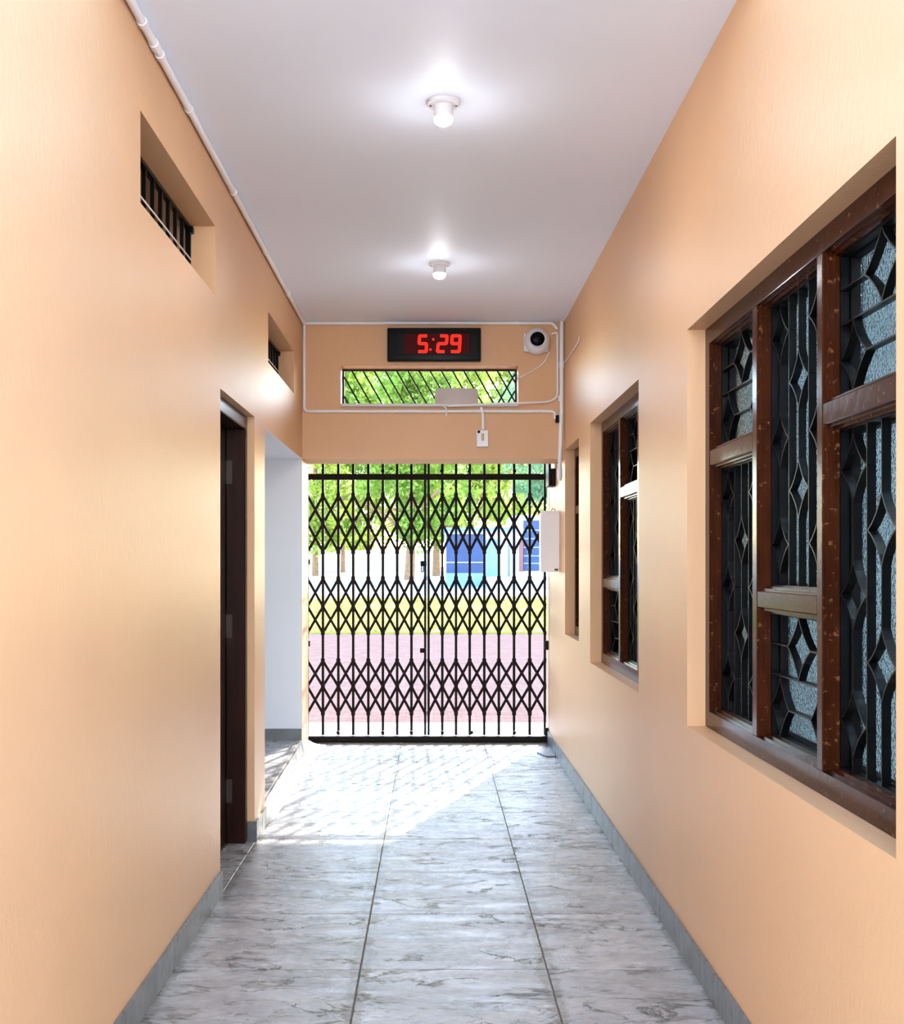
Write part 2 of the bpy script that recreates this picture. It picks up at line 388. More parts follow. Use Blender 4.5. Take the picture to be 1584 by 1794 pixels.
# skirting tiles
def skirting(name, segs, label, zt=0.094, zb=0.0, th=0.011):
    """segs: list of (axis, wallpos, direction, a, b)"""
    bm = bmesh.new()
    for ax, p, d, a, b in segs:
        q = sorted((p, p + d * (th - 0.004)))
        box(bm, *((q[0], q[1], a, b, zb, zt - 0.004) if ax == 'X' else (a, b, q[0], q[1], zb, zt - 0.004)))
    base = struct(name, bm, GROUT, label, 'baseboard')
    for ax, p, d, a, b in segs:
        q = sorted((p + d * 0.001, p + d * th))
        cuts = [a] + [r for r in rows if a + 0.05 < r < b - 0.05] + [b] if ax == 'X' else [a, b]
        for c0, c1 in zip(cuts, cuts[1:]):
            bm = bmesh.new(); g = 0.0014
            box(bm, *((q[0], q[1], c0 + g, c1 - g, zb + 0.001, zt) if ax == 'X' else (c0 + g, c1 - g, q[0], q[1], zb + 0.001, zt)))
            part('skirting_tile', bm, SKIRT, base)
skirting('baseboard_right', [('X', R, -1, YS, 8.76)], 'grey tile skirting along the right wall')
skirting('baseboard_left', [('X', L, 1, YS, D1[0]), ('Y', D1[1], -1, -0.891, L + 0.011), ('X', L, 1, D1[1], A1[0])], 'grey tile skirting along the left wall around the door')
skirting('baseboard_passage', [('Y', YB0 - 0.004, -1, -1.6, L - 0.004), ('Y', YB0 - 0.004, -1, -2.2, -1.6)], 'grey tile skirting at the white passage wall', 0.255, 0.176)

# ------------------------------------------------------------------ windows on the right wall
XF = 0.912
def ring(bm, x0, x1, ya, yb, za, zb, t):
    box(bm, x0, x1, ya, yb, zb - t, zb); box(bm, x0, x1, ya, yb, za, za + t)
    box(bm, x0, x1, ya, ya + t, za + t, zb - t); box(bm, x0, x1, yb - t, yb, za + t, zb - t)
def diamond(cu, cv, a, b, p=2.0, n=6):
    out = []
    for q in range(4):
        for i in range(n):
            t = (q + i / n) * math.pi / 2; c, s = math.cos(t), math.sin(t)
            out.append((cu + b * math.copysign(abs(c) ** p, c), cv + a * math.copysign(abs(s) ** p, s)))
    return out + [out[0]]
def tall_pattern(wd, ht):
    P = []; k = ht / 0.81
    for u in (1 / 3, 2 / 3): P.append([(u * wd, 0), (u * wd, ht)])
    for ci, u in enumerate((1 / 6, 1 / 2, 5 / 6)):
        vs_ = [0.118, 0.416, 0.712] if ci != 1 else [0.267, 0.565]
        vs_ = [v * k for v in vs_]; a = 0.082 * k; prev = 0.0
        for v in vs_:
            P.append([(u * wd, prev), (u * wd, v - a)]); prev = v + a
            P.append(diamond(u * wd, v, a, wd / 6 - 0.002, 2.6))
        P.append([(u * wd, prev), (u * wd, ht)])
    return P
def short_pattern(wd, ht):
    X = lambda u, v: (u * wd, (1 - v) * ht)
    D = lambda u, v, b, a: diamond(u * wd, (1 - v) * ht, a * ht, b * wd, 2.5)
    P = [D(.5, .25, .2, .245), D(.17, .755, .165, .245), D(.845, .755, .152, .245)]
    P += [[X(0, .25), X(.3, .25)], [X(.70, .25), X(1, .25)], [X(0, .5), X(1, .5)], [X(.335, .755), X(.693, .755)]]
    return P
def window(name, label, Wd, panels, gz=None):
    y0, y1, z0, z1 = Wd; root = empty(name, (XF, (y0 + y1) / 2, z0)); tag(root, label, 'window', kind='structure')
    f = 0.055
    bm = bmesh.new(); ring(bm, XF, XF + 0.06, y0 + .001, y1 - .001, z0 + .001, z1 - .001, f)
    part('window_frame', bm, WOOD, root)
    ps = sorted(panels)
    for (a0, b0, _), (a1, b1, _) in zip(ps, ps[1:]): bx('mullion', (XF, XF + 0.06, b0, a1, z0 + f, z1 - f), WOOD, root, 0.003)
    for ya, yb, kind in panels:
        if kind == 'top': tz = (1.648, 1.70)
        elif kind == 'low': tz = (1.20, 1.248)
        bx('transom', (XF + 0.001, XF + 0.061, ya, yb, tz[0], tz[1]), WOOD, root, 0.003)
        for za, zb in ((z0 + f, tz[0]), (tz[1], z1 - f)):
            bm = bmesh.new(); ring(bm, XF + 0.012, XF + 0.024, ya, yb, za, zb, 0.007); ring(bm, XF + 0.024, XF + 0.036, ya, yb, za, zb, 0.013)
            part('moulding', bm, WOOD, root)
            gy0, gy1, gz0, gz1 = ya + .013, yb - .013, za + .013, zb - .013
            bm = bmesh.new(); ring(bm, 0.949, 0.969, gy0, gy1, gz0, gz1, 0.004); g = part('grille', bm, STEEL, root)
            wd, ht = gy1 - gy0, gz1 - gz0
            for poly in (tall_pattern if ht > 0.5 else short_pattern)(wd, ht):
                bm = bmesh.new(); sweep(bm, [(0.959, gy1 - u, gz0 + v) for u, v in poly], 0, flat=(0.0042, 0.02, (1, 0, 0))); part('grille_bar', bm, STEEL, g)
            bm = bmesh.new(); ring(bm, 0.9725, 1.004, ya - .008, yb + .008, za - .008, zb + .008, 0.03); s = part('shutter_frame', bm, DARKFRAME, root)
            bx('glass_pane', (0.994, 0.998, ya + .0225, yb - .0225, za + .0225, zb - .0225), GLASS, s)
window('window_1', 'large three panel brown wooden window with black grille nearest on the right', W1, [(3.367, 3.887, 'top'), (2.80, 3.319, 'low'), (2.225, 2.759, 'top')])
window('window_2', 'middle brown wooden window with black grille on the right wall', W2, [(5.80, 6.338, 'low'), (5.27, 5.75, 'top'), (4.943, 5.22, 'top')])
window('window_3', 'narrow far brown wooden window beside the grey meter box', W3, [(7.28, 7.56, 'top'), (6.954, 7.23, 'top')])

# high vents in the left wall
def vent(name, label, V):
    y0, y1, z0, z1 = V; root = empty(name, (-0.955, (y0 + y1) / 2, z0)); tag(root, label, 'window', kind='structure')
    bm = bmesh.new(); ring(bm, -0.972, -0.952, y0 + .001, y1 - .001, z0 + .001, z1 - .001, 0.014); part('vent_frame', bm, STEEL, root)
    n = int(round((y1 - y0) / 0.115))
    for i in range(1, n):
        y = y0 + (y1 - y0) * i / n; bx('vent_bar', (-0.97, -0.956, y - .008, y + .008, z0 + .014, z1 - .014), STEEL, root)
    tube('cross_rod', [(-0.951, y0 + .002, (z0 + z1) / 2), (-0.951, y1 - .002, (z0 + z1) / 2)], 0.0035, GREYM, root, 6)
    for zz in (z0 + .09, z1 - .02): bx('hinge', (-0.956, -0.94, y1 - .03, y1 - .001, zz - .012, zz + .012), STEEL, root)
vent('window_4', 'long barred vent near the ceiling above and before the door', V1)
vent('window_5', 'smaller looking barred vent high above the side passage', V2)

# door in the left wall
dr = empty('door_1', (-0.94, (D1[0] + D1[1]) / 2, 0)); tag(dr, 'closed dark brown wooden door in the left wall', 'door', kind='structure')
bm = bmesh.new()
box(bm, -0.984, -0.892, D1[0] + .001, D1[1] - .001, 1.966, 2.029)
box(bm, -0.984, -0.892, D1[1] - .061, D1[1] - .001, 0.001, 1.966); box(bm, -0.984, -0.892, D1[0] + .001, D1[0] + .061, 0.001, 1.966)
bevel(bm, 0.004); part('door_frame', bm, DWOOD, dr)
lf = bx('door_leaf', (-1.024, -0.9845, D1[0] + .02, D1[1] - .02, 0.006, 1.985), DWOOD, dr, 0.003)
for a, b in ((0.18, 0.86), (1.02, 1.80)):
    bx('door_panel', (-0.9855, -0.9795, D1[0] + .17, D1[1] - .17, a, b), DWOOD, lf, 0.0025)
for z in (0.25, 1.03, 1.76):
    h = bx('hinge', (-0.983, -0.955, D1[1] - .0645, D1[1] - .0605, z - .055, z + .055), CHROME, dr)
bx('hasp', (-0.897, -0.889, D1[1] - .055, D1[1] - .035, 1.925, 1.965), CHROME, dr)

# ------------------------------------------------------------------ collapsible gate
PX = YG / 2060
gx = lambda x: (x - 760) * PX
gz = lambda y: CAM_Z - (y - 990) * PX
BANDS = [(868, 917, 966.5), (1013.5, 1062, 1108.5), (1157, 1202, 1249)]
def gate_leaf(xs, label, flip):
    xs = [gx(x) for x in xs]; root = empty('collapsible_gate_leaf', (sum(xs) / len(xs), YG, 0.02))
    tag(root, label, 'gate', 'two halves of the collapsible gate')
    for i, x in enumerate(xs):
        e = 0.0085 if i in (0, 8) else 0.0093
        bm = bmesh.new(); box(bm, x - e, x + e, YG - 0.011, YG + 0.011, 0.056, 2.112); part('bar', bm, GATE, root)
    def strip(pts, dy):
        bm = bmesh.new(); sweep(bm, [(x, YG + dy, z) for x, z in pts], 0, flat=(0.0195, 0.004, (0, 1, 0))); part('lattice_strip', bm, GATE, root)
    for b in BANDS:
        t, m, l = [gz(v) for v in b]
        for i in range(7):
            strip([(xs[i], t), (xs[i + 1], m), (xs[i + 2], l)], -0.015); strip([(xs[i], l), (xs[i + 1], m), (xs[i + 2], t)], 0.015)
        strip([(xs[0], m), (xs[1], l)], -0.015); strip([(xs[0], m), (xs[1], t)], 0.015)
        strip([(xs[7], t), (xs[8], m)], -0.015); strip([(xs[7], l), (xs[8], m)], 0.015)
        for i, x in enumerate(xs):
            for zz in (t, m, l):
                h = 0.025 if zz == m else 0.018
                bm = bmesh.new(); pw = .0105 if i in (0, 8) else .0145; box(bm, x - pw, x + pw, YG - .021, YG + .021, zz - h, zz + h); bevel(bm, 0.004); part('pivot_plate', bm, GATE, root)
    return root
GL = gate_leaf([539, 566, 593, 619, 645.5, 671, 696, 721, 745], 'left half of the black lattice collapsible gate', 1)
GR = gate_leaf([751, 775, 799, 823, 848.5, 874, 900.6, 928, 954.5], 'right half of the black lattice collapsible gate', -1)
# lock parts on the left leaf
lk = bx('lock_case', (gx(737), gx(747.5), YG - .045, YG - .0215, gz(992), gz(983)), GATE, GL, 0.003)
tube('lock_shackle', fillet([(gx(739), YG - .034, gz(990)), (gx(738), YG - .034, gz(1002)), (gx(742), YG - .034, gz(1002)), (gx(742), YG - .034, gz(991))], .008), 0.004, STEEL, lk, 6)
bx('latch', (gx(736), gx(747), YG - .04, YG - .0215, gz(1143), gz(1135)), GATE, GL, 0.003)
gt = empty('gate_track', (0, YG, 0)); tag(gt, 'flat black top and bottom rail carrying both gate halves', 'gate rail')
bx('top_rail', (gx(539), gx(960), YG - .05, YG - .024, gz(841.3), gz(831)), GATE, gt, 0.002)
bx('bottom_rail', (gx(539), gx(960), YG - .05, YG - .024, gz(1298), gz(1288.5)), GATE, gt, 0.002)
bx('bottom_channel', (gx(539), gx(960), YG - .024, YG + .02, 0.002, 0.05), GATE, gt)
for x in (593, 671, 696 + 25, 775, 826, 900.6):
    bm = bmesh.new(); lathe(bm, [(0.004, -0.01), (0.013, -0.01), (0.013, 0.01), (0.004, 0.01)], (gx(x), YG - .037, gz(1282)), 'Y', 12); part('roller', bm, GATE, gt)
for x in (671, 774, 822, 900.6):
    bm = bmesh.new(); lathe(bm, [(0.004, -0.01), (0.014, -0.01), (0.014, 0.01), (0.004, 0.01)], (gx(x), YG - .037, gz(826)), 'Y', 12); part('roller', bm, GATE, gt)
for x, y0_, y1_ in ((541, 980, 989), (541, 1122, 1132), (957, 1122, 1138), (957, 1274, 1288)): bx('clamp', (gx(x) - .013, gx(x) + .013, YG - .04, YG - .012, gz(y1_), gz(y0_)), GATE, gt, .002)

# ------------------------------------------------------------------ ceiling lamps
def lamp(x, y, label, first=None):
    root = empty('ceiling_lamp', (x, y, H)); tag(root, label, 'lamp', 'bulb lamps along the ceiling')
    bm = bmesh.new(); lathe(bm, [(0.02, 0), (0.0555, 0), (0.0555, -0.012), (0.052, -0.015), (0.034, -0.015)], (x, y, H), segs=32); part('base_plate', bm, PLASTIC, root, True)
    bm = bmesh.new(); lathe(bm, [(0.03, -0.013), (0.0335, -0.015), (0.0325, -0.047), (0.0325, -0.056), (0.03, -0.058)], (x, y, H), segs=28); part('holder', bm, PLASTIC, root, True)
    bm = bmesh.new(); pr = [(0.03, -0.057)] + [(0.0335 * math.cos(a), -0.059 - 0.025 * math.sin(a)) for a in [i * math.pi / 2 / 6 for i in range(6)]] + [(0.004, -0.084)]
    lathe(bm, pr, (x, y, H), segs=20); part('bulb', bm, BULB, root, True)
    for dx, dy in ((-.044, .0), (.044, .0)):
        bm = bmesh.new(); lathe(bm, [(0.004, -0.0145), (0.0045, -0.0165), (0.002, -0.0175)], (x + dx, y + dy, H), segs=8); part('screw', bm, CHROME, root)
lamp(0.033, 4.02, 'glowing bulb lamp on the ceiling nearer the camera')
lamp(0.030, 6.17, 'glowing bulb lamp on the ceiling nearer the clock')


# unseen tube added behind the right windows to give their panes a bluish glow
tl = empty('added_pane_light', (1.9, 2.4, 2.55)); tag(tl, 'unseen tube added to light the panes of the nearest window from behind', 'lamp')
bx('tube_body', (1.87, 1.93, 1.9, 3.1, 2.56, 2.6), PLASTIC, tl, .004)
tube('tube', [(1.9, 1.93, 2.545), (1.9, 3.07, 2.545)], 0.013, TUBE, tl, 8)

# ------------------------------------------------------------------ lintel wall fittings
BX = YB0 / 2060
px = lambda x, y=YB0: (x - 760) * y / 2060
pz = lambda v, y=YB0: CAM_Z - (v - 990) * y / 2060
# clock
yc = YB0 - 0.05; k = yc / 2060
cx_, cz_ = px(760.5, yc), pz(603, yc)
ck = empty('digital_clock', (cx_, YB0, pz(632, yc))); tag(ck, 'black digital wall clock showing 5:29 in red', 'clock')
q = k / 7.92                      # metres per pixel of the close view
cxp = lambda X: px(660 + X / 7.92, yc); czp = lambda Y: pz(560 + Y / 7.92, yc)
bx('case', (cxp(148), cxp(1446), yc, YB0, czp(572), czp(112)), BLACKP, ck, 0.006, 2)
bm = bmesh.new(); ringbox = lambda b, x0, x1, z0, z1, y0, y1, t: (box(b, x0, x1, y0, y1, z1 - t, z1), box(b, x0, x1, y0, y1, z0, z0 + t), box(b, x0, x0 + t, y0, y1, z0 + t, z1 - t), box(b, x1 - t, x1, y0, y1, z0 + t, z1 - t))
ringbox(bm, cxp(165), cxp(1430), czp(556), czp(128), yc - 0.005, yc + .001, 0.006); part('rim', bm, BLACKP, ck)
bx('bezel', (cxp(278), cxp(1306), yc - 0.004, yc + .001, czp(490), czp(188)), GREYP, ck, 0.002)
for a, b in ((190, 276), (1308, 1384)): bx('speaker_panel', (cxp(a), cxp(b), yc - 0.003, yc + .001, czp(445), czp(225)), GREYP, ck)
dsp = bx('display', (cxp(378), cxp(1295), yc - 0.006, yc - .002, czp(472), czp(198)), LEDBACK, ck)
def digit(pts):
    bm = bmesh.new(); sweep(bm, fillet([(cxp(a), yc - 0.0075, czp(b)) for a, b in pts], 0.006, 3), 22 * q, 8); 
    for v in bm.verts: v.co.y = yc - 0.0072 + (v.co.y - (yc - 0.0075)) * 0.12
    part('digit', bm, LED, dsp, True)
digit([(700, 228), (596, 228), (588, 335), (692, 335), (688, 446), (576, 446)])
digit([(880, 228), (978, 228), (968, 335), (856, 335), (842, 446), (942, 446)])
digit([(1152, 335), (1042, 335), (1048, 228), (1160, 228), (1146, 446), (1030, 446)])
for X, Y in ((786, 276), (746, 418)):
    bm = bmesh.new(); lathe(bm, [(0.002, -.001), (17 * q, -.001), (17 * q, .001), (0.002, .001)], (cxp(X), yc - .0072, czp(Y)), 'Y', 10); part('colon_dot', bm, LED, dsp)
# security camera
yk = YB0 - 0.06; sc_ = empty('security_camera', (px(941, yk), YB0, pz(597, yk))); tag(sc_, 'white round security camera with black lens under the ceiling corner', 'camera')
kx = lambda x: px(x, yk); kz = lambda y: pz(y, yk)
bm = bmesh.new(); box(bm, kx(918), kx(962), YB0 - .05, YB0, kz(615), kz(582)); bevel(bm, 0.012, 3); part('mount', bm, PLASTIC, sc_, True)
bm = bmesh.new(); lathe(bm, [(0.082, 0.045), (0.086, 0.02), (0.082, -0.01), (0.07, -0.035), (0.056, -0.05), (0.0535, -0.053), (0.05, -0.05), (0.046, -0.044)], (kx(941.5), YB0 - .055, kz(597)), 'Y', 36); part('body', bm, PLASTIC, sc_, True)
bm = bmesh.new(); lathe(bm, [(0.0465, 0.004), (0.0465, 0), (0.04, -0.006), (0.026, -0.011), (0.01, -0.013)], (kx(940.7), YB0 - .102, kz(595.5)), 'Y', 32); ln = part('lens', bm, BLACKP, sc_, True)
bm = bmesh.new(); lathe(bm, [(0.012, 0), (0.012, -0.003), (0.008, -0.004), (0.003, -.003)], (kx(940.7), YB0 - .114, kz(595.5)), 'Y', 16); part('lens_glass', bm, STEEL, ln, True)
# transom grille
tg = empty('transom_grille', (px(752), 7.80, TR[2])); tag(tg, 'black diagonal bar grille in the opening above the gate', 'grille')
yt = 7.80; bm = bmesh.new(); ringbox(bm, TR[0] + .001, TR[1] - .001, TR[2] + .001, TR[3] - .001, yt, yt + .018, 0.011); part('grille_frame', bm, STEEL, tg)
za, zb = TR[2] + .011, TR[3] - .011; hgt = zb - za; slope = 0.575
def dbar(xt, dirn, y):
    p0 = Vector((xt, y, zb)); p1 = Vector((xt + dirn * hgt * slope, y, za)); lo, hi = TR[0] + .011, TR[1] - .011
    if p1.x > hi: t = (hi - p0.x) / (p1.x - p0.x); p1 = p0.lerp(p1, t)
    if p1.x < lo: t = (lo - p0.x) / (p1.x - p0.x); p1 = p0.lerp(p1, t)
    if p0.x < lo: t = (lo - p0.x) / (p1.x - p0.x); p0 = p0.lerp(p1, t)
    if p0.x > hi: t = (hi - p0.x) / (p1.x - p0.x); p0 = p0.lerp(p1, t)
    if (p1 - p0).length < 0.02: return
    bm = bmesh.new(); sweep(bm, [p0, p1], 0, flat=(0.011, 0.008, (0, 1, 0))); part('diagonal_bar', bm, STEEL, tg)
for i in range(-2, 16): dbar(px(597 + 19.6 * i, yt), 1, yt + .005)
dbar(px(905, yt), -1, yt + .014); dbar(px(922, yt), -1, yt + .014)
# sill and the pale sheet on it
tag(bx('window_sill', (TR[0] - .0, TR[1], YB0 - 0.035, YB0 - .0005, TR[2] - 0.022, TR[2] - 0.004), WHITE, None, 0.004), 'thin white sill ledge under the grille opening', 'sill')
bm = bmesh.new(); xs_ = [px(v, 7.72) for v in (762, 764, 768, 800, 828, 837, 838)]; top = [690, 684, 680, 680, 680.5, 682, 690]
fr = [bm.verts.new((x, 7.71 + 0.004 * (i % 2), TR[2] + .001)) for i, x in enumerate(xs_)]; tp = [bm.verts.new((x, 7.715 + 0.003 * (i % 2), pz(t, 7.72))) for i, (x, t) in enumerate(zip(xs_, top))]
for i in range(6): bm.faces.new((fr[i], fr[i + 1], tp[i + 1], tp[i]))
r_ = bmesh.ops.extrude_face_region(bm, geom=bm.faces[:]); bmesh.ops.translate(bm, verts=[v for v in r_['geom'] if isinstance(v, bmesh.types.BMVert)], vec=(0, 0.012, 0))
tag(part('card_sheet', bm, plain('pale_grey_card', srgb(196, 190, 184), 0.8)), 'pale grey card standing on the sill in front of the diagonal bars', 'card')
# switch box
sw = empty('switch_box', (px(845.5), YB0, pz(783))); tag(sw, 'small white switch box on the wall above the gate', 'switch')
ysw = YB0 - .03
bx('box', (px(835.5, ysw), px(855.5, ysw), ysw, YB0, pz(782.5, ysw), pz(753.5, ysw)), PLASTIC, sw, .003)
bm = bmesh.new(); lathe(bm, [(0.003, 0), (0.010, 0), (0.010, -0.004), (0.004, -0.005)], (px(839, ysw), ysw, pz(756.5, ysw)), 'Y', 14); part('indicator', bm, BLACKP, sw, True)
bm = bmesh.new(); box(bm, px(843.5, ysw), px(848, ysw), ysw - .006, ysw + .001, pz(772, ysw), pz(759.5, ysw)); bevel(bm, .002); part('toggle', bm, plain('yellowed_plastic', srgb(190, 165, 95), 0.5), sw)
# conduits
def conduit(pts, r, label, clamps=(), rad=0.03, cat='conduit', name='conduit_pipe'):
    root = empty(name, pts[0]); tag(root, label, cat, 'white wiring pipes'); tube('pipe', fillet(pts, rad), r, PVC, root)
    for c in clamps:
        p, d = Vector(c[0]), Vector(c[1]).normalized() * c[2]; bm = bmesh.new(); sweep(bm, [p - d, p + d], r * 1.28, 10); part('coupling', bm, PVC, root, True)
    return root
yw = YB0 - 0.014
cl = [((-0.842, y, 2.889), (0, 1, 0), ln_) for y, ln_ in ((3.40, .012), (3.55, .02), (3.62, .014), (4.05, .012), (4.95, .012), (5.9, .012), (6.8, .012))]
conduit([(-0.842, 2.96, 2.889), (-0.842, 7.63, 2.889)], 0.0125, 'long white pipe along the left edge of the ceiling', cl)
zt_ = pz(567)
conduit([(-0.848, yw, zt_), (px(968), yw, zt_), (px(976), yw - .004, pz(578))], 0.0105, 'white pipe running along the wall above the clock', [((px(908), yw, zt_), (1, 0, 0), .008), ((px(610), yw, zt_), (1, 0, 0), .008)], 0.02)
conduit([(px(533.5), yw, zt_ - .012), (px(533.5), yw, pz(721)), (px(966), yw, pz(721)), (px(972), yw, pz(724)), (px(972.5), yw, pz(735))], 0.0095, 'white pipe looping down the left corner and across under the grille', [((px(560.5), yw, pz(721)), (1, 0, 0), .006), ((px(782), yw, pz(721)), (1, 0, 0), .006), ((px(952), yw, pz(721)), (1, 0, 0), .006)])
conduit([(px(843), yw - .001, pz(714)), (px(845), yw - .002, pz(721)), (px(846.5), yw - .004, pz(730)), (px(846.5), yw - .004, pz(753.4))], 0.009, 'short white pipe dropping to the switch box', (), .02)
conduit([(px(983.5), yw - .004, 2.903), (px(983.5), yw - .004, pz(700)), (px(981), yw - .004, pz(800)), (px(980), yw - .004, pz(842))], 0.0135, 'thick white pipe standing in the right corner below the ceiling', [((px(983.5), yw - .004, pz(640)), (0, 0, 1), .02), ((px(982.5), yw - .004, pz(699)), (0, 0, 1), .018), ((px(980.3), yw - .004, pz(830)), (0, 0, 1), .03)])
conduit([(px(966), yw, pz(586)), (px(976), yw, pz(583)), (px(976.5), yw, pz(640)), (px(976.5), yw, pz(697)), (px(960), yw - .01, pz(705)), (px(905), yw - .03, pz(708)), (px(850), yw - .033, pz(710)), (px(785), yw - .035, pz(713))], 0.0065, 'thin white cable pipe bending from the camera down along the sill', (), .06)
tag(tube('stub_pipe', fillet([(px(775), yw - .035, pz(713)), (px(782), yw - .03, pz(716)), (px(782.5), yw - .012, pz(729))], .02), .005, PVC), 'tiny white pipe stub bent down below the sill', 'conduit', 'white wiring pipes')
tag(tube('camera_cable', fillet([(px(963), yw, pz(617)), (px(955), yw + .008, pz(634)), (px(935), yw + .009, pz(650)), (px(911.5), yw + .01, pz(661)), (px(907), yw + .03, pz(662))], .08, 6), .0042, PVC), 'white cable hanging in a curve from the security camera to the grille', 'cable')
rw = lambda x, y: (R - .006, 1753 / (x - 760), CAM_Z + (990 - y) * (1753 / (x - 760)) / 2060)
tag(tube('loose_wire', [rw(1017, 589), rw(1016, 598), rw(1007.5, 611), rw(998, 626), rw(988.6, 637)], .0035, PVC), 'short loose white wire on the right wall beside the thick pipe', 'cable')
bx_ = bx('pipe_end_cap', (px(973), px(979), yw - .012, YB0 - .001, pz(741), pz(728)), BLACKP, None, .002); tag(bx_, 'small black cap at the end of the lower pipe by the corner', 'cap')
# bracket and meter box on the right wall near the gate
br = empty('gate_bracket', (.825, 8.28, 1.88)); tag(br, 'black metal bracket holding the right end of the gate rail', 'bracket')
bx('plate', (.800, .818, 8.19, 8.40, 1.873, 2.045), GATE, br, .002); bx('lug', (.818, .8505, 8.20, 8.38, 1.873, 1.995), GATE, br, .004)
mb = empty('meter_box', (.788, 8.0, 1.278)); tag(mb, 'pale grey metal meter box on the right wall in front of the gate', 'box')
bx('case', (.728, .8505, 7.95, 8.12, 1.279, 1.680), GREYM, mb, .004)
bx('cover', (.722, .8505, 7.93, 7.9498, 1.274, 1.686), GREYM, mb, .003)
tube('wire_hook', fillet([(.80, 8.0, 1.68), (.805, 8.0, 1.705), (.825, 8.0, 1.70), (.83, 8.0, 1.678)], .01), .0025, STEEL, mb, 6)
bx('latch', (.815, .838, 7.924, 7.931, 1.283, 1.295), CHROME, mb)
# dark edged flat stone on the floor by the skirting near the gate
dy_ = lambda x, y: ((x - 760) * (2719 / (y - 990)) / 2060, 2719 / (y - 990))
pts = [dy_(941, 1320), dy_(957, 1326.5), dy_(974, 1326.5), dy_(971, 1317.5), dy_(950, 1318.5)]
bm = bmesh.new(); a = [bm.verts.new((min(x, .838), y, .001)) for x, y in pts]; f_ = bm.faces.new(a)
r_ = bmesh.ops.extrude_face_region(bm, geom=[f_]); bmesh.ops.translate(bm, verts=[v for v in r_['geom'] if isinstance(v, bmesh.types.BMVert)], vec=(0, 0, .008))
tag(part('stone_chip', bm, SKIRT), 'flat grey stone piece on the floor against the right skirting near the gate', 'stone')

# ------------------------------------------------------------------ outdoors
sbox('ground_court', (-60, 60, -25, 120, -0.5, -0.125), COURT, 'pale open ground around the building', 'ground')
sbox('ground_apron', (-6, 6, 8.762, 9.95, -0.12, -0.012), CONCRETE, 'pale concrete apron just outside the gate', 'ground')
sbox('ground_paving', (-20, 20, 9.952, 23.0, -0.12, -0.02), PAVER, 'pinkish brick paving outside the gate', 'ground')
sbox('ground_back', (-6, 6, -5, rows[0], -0.12, -0.012), CONCRETE, 'pale concrete ground behind the added open end of the passage', 'ground')
sbox('wall_bounce', (-9, 9, -5.3, -5.0, -.1, 6.5), plain('bounce_wall_white', srgb(236, 234, 232), 0.8), 'unseen white wall added behind the camera to bounce sunlight inside', 'wall')  # unseen reflector added to throw sunlight back into the passage
bm = bmesh.new()
vs = [bm.verts.new(p) for p in ((-25, 23, -.12), (25, 23, -.12), (25, 29, -.12), (-25, 29, -.12), (-25, 23, 0.02), (25, 23, 0.02), (25, 28.5, .50), (-25, 28.5, .50))]
for f in ((3,2,1,0),(4,5,6,7),(0,1,5,4),(1,2,6,5),(2,3,7,6),(3,0,4,7)): bm.faces.new([vs[i] for i in f])
gb = struct('ground_bank', bm, GRASS, 'sunlit grass bank beyond the paving', 'ground')
bm = bmesh.new()
for _ in range(9000):
    x = random.uniform(-6, 6); y = random.uniform(22.95, 28.6); z = 0.02 + max(0, (y - 23)) / 5.5 * .48; a = random.uniform(0, 6.28); h = random.uniform(.05, .13); d = Vector((math.cos(a), math.sin(a), 0)) * .03
    bm.faces.new([bm.verts.new(Vector((x, y, z)) - d), bm.verts.new(Vector((x, y, z)) + d), bm.verts.new((x + random.uniform(-.04, .04), y + random.uniform(-.04, .04), z + h))])
tag(part('grass_blades', bm, LEAF[3]), 'short yellow green grass growing on the bank', 'grass', kind='stuff')
bm = bmesh.new(); vs = box(bm, -40, 40, 28.6, 75, -.12, .5)
for v in vs[4:]: v.co.z = .5 if v.co.y < 40 else 1.2
struct('ground_road', bm, COURT, 'bright road and yard behind the grass bank', 'ground')
gyz = lambda y: .5 + (y - 28.6) / 46.4 * .7
# white boundary wall
sbox('wall_boundary', (-22, .3, 62, 62.3, .8, 2.1), BWHITE, 'long white boundary wall far behind the trees', 'wall')
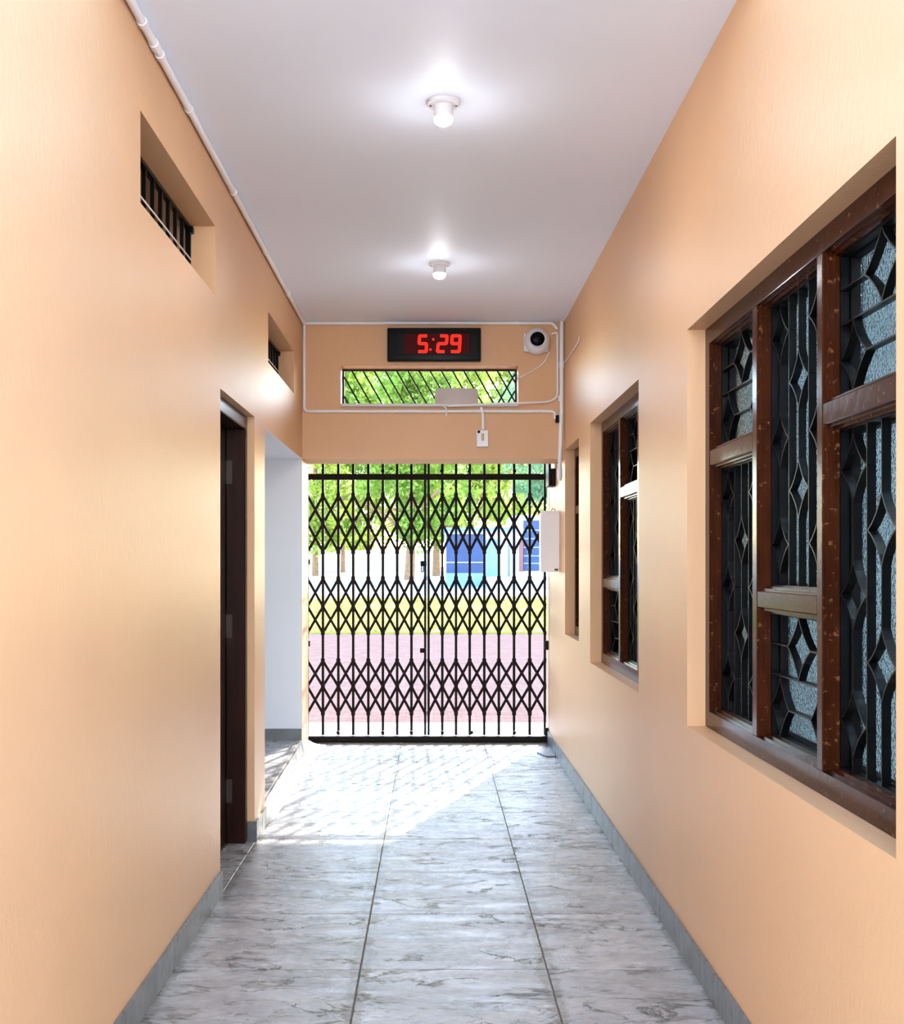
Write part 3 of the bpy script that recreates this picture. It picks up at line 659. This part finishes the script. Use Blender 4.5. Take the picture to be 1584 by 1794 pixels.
# trees
def tree(x, y, hgt_, rad, zc0, trunk_r, mat, label, nleaf=5200, leafs=.2, lean=0.0, branch=True):
    z0 = gyz(y) - .02; root = empty('tree', (x, y, z0)); tag(root, label, 'tree', 'trees beyond the gate')
    bm = bmesh.new(); sweep(bm, [(x, y, z0), (x + lean * .3, y, z0 + zc0 * .5), (x + lean, y, z0 + zc0 + .8), (x + lean * 1.2, y, z0 + hgt_ * .7)], trunk_r, 10)
    for v in bm.verts: v.co.x = x + (v.co.x - x) * (1.25 - .35 * min(1, (v.co.z - z0) / 2))
    part('trunk', bm, BARK, root, True)
    for i in range(6):
        a = i * 1.05 + x; s0 = Vector((x + lean, y, z0 + zc0 + random.uniform(-.1, .9))); e = s0 + Vector((math.cos(a) * rad * .6, math.sin(a) * rad * .55, random.uniform(.4, 2.0)))
        tube('branch', [s0, s0.lerp(e, .5) + Vector((0, 0, .25)), e], trunk_r * .38, BARK, root, 6)
    bm = bmesh.new(); rnd = random.Random(int(x * 97 + y))
    cl_ = []
    for _ in range(80):
        a = rnd.uniform(0, 6.283); t = rnd.random() ** .5; zz = rnd.uniform(zc0 + .3, hgt_); prof = max(.55, math.sin(math.pi * min(1, max(.12, (zz - zc0 * .6) / (hgt_ - zc0 * .6)))) ** .5)
        cl_.append((Vector((x + lean + math.cos(a) * rad * .72 * t * prof, y + math.sin(a) * rad * .72 * t * prof, z0 + zz)), rnd.uniform(.55, 1.0) * rad * .28))
    for _ in range(nleaf):
        c, r0 = rnd.choice(cl_); d = Vector((rnd.gauss(0, 1), rnd.gauss(0, 1), rnd.gauss(0, .8))).normalized() * r0 * rnd.random() ** .4
        n = Vector((rnd.gauss(0, 1), rnd.gauss(0, 1), rnd.gauss(.6, 1))).normalized(); t1 = n.orthogonal().normalized(); t1 = Matrix.Rotation(rnd.uniform(0, 6.28), 3, n) @ t1; t2 = n.cross(t1)
        s = leafs * rnd.uniform(.6, 1.25); p = c + d
        bm.faces.new([bm.verts.new(p - t1 * s), bm.verts.new(p + t2 * s * .42), bm.verts.new(p + t1 * s), bm.verts.new(p - t2 * s * .42)])
    f = part('foliage', bm, mat, root); f['kind'] = 'stuff'
tree(-.95, 45.5, 9.5, 2.95, 1.2, .17, LEAF[0], 'broad green tree with a thick brown trunk near the gate centre', 15000, .13, lean=.1)
tree(.12, 51.6, 10.5, 2.8, 1.3, .15, LEAF[0], 'green tree with a pale trunk right of the gate centre', 13000, .14)
tree(-5.2, 51.6, 10.5, 2.6, 1.0, .12, LEAF[1], 'yellow green tree at the left side of the gate view', 11000, .14)
tree(4.5, 45.5, 9.5, 2.4, 2.9, .10, LEAF[2], 'blue green tree at the right edge of the gate view', 9000, .13)
tree(1.9, 58.0, 11.5, 3.2, 2.5, .10, LEAF[1], 'light yellow green tree over the blue building', 12000, .16)
tree(-3.6, 66.3, 13.5, 3.8, .9, .15, LEAF[1], 'tall pale tree rising behind the white boundary wall on the left', 12000, .2)
tree(-4.5, 58.2, 11.5, 2.9, 1.6, .10, LEAF[0], 'mid green tree standing just before the white boundary wall', 11000, .16)
tree(4.6, 66.3, 13.5, 3.8, 2.4, .15, LEAF[1], 'tall pale tree rising behind the blue building roof', 12000, .2)
# building on the right
YBu = 38.0; K = YBu / 2060
hx = lambda x: (x - 760) * K
hz = lambda y: CAM_Z - (y - 990) * K
hb = empty('blue_building', (hx(860), YBu, gyz(YBu))); tag(hb, 'white and slate blue low building seen through the right half of the gate', 'building')
z0b = gyz(YBu) - .02
bx('wall', (hx(781), hx(1000), YBu, YBu + 4, z0b, hz(930)), BWHITE, hb); bx('upper_wall', (hx(900), hx(1000), YBu + .002, YBu + 4, hz(930), hz(903)), BWHITE, hb)
bx('roof_edge', (hx(776), hx(900), YBu - .4, YBu + 4.1, hz(930), hz(925)), LBLUE, hb)
for a, b in ((782, 797), (801, 822), (825, 848)):
    s = bx('shutter_panel', (hx(a), hx(b), YBu - .06, YBu - .001, hz(1004), hz(936)), BLUEW, hb); bx('shutter_rail', (hx(a), hx(b), YBu - .09, YBu - .061, hz(986), hz(984.6)), BWHITE, s)
bx('plinth', (hx(781), hx(850), YBu - .15, YBu - .001, z0b, hz(1004)), LBLUE, hb)
bx('blue_panel', (hx(850), hx(876), YBu - .05, YBu - .001, hz(1012), hz(945)), LBLUE, hb)
for a in (884, 893): bx('column', (hx(a), hx(a + 4), YBu - .3, YBu - .06, z0b, hz(945)), BWHITE, hb)
bx('pillar', (hx(910), hx(916), YBu - .2, YBu - .001, hz(1001), hz(948)), BRICKR, hb)
wn = bx('window', (hx(917), hx(948), YBu - .1, YBu - .001, hz(1000), hz(912)), BLUEW, hb)
for zz in (930, 945, 960, 975, 988): bx('louvre', (hx(917), hx(948), YBu - .13, YBu - .101, hz(zz), hz(zz - 2)), LBLUE, wn)
bx('step', (hx(850), hx(1000), YBu - 1.6, YBu - .31, z0b - .03, hz(1010)), BWHITE, hb)
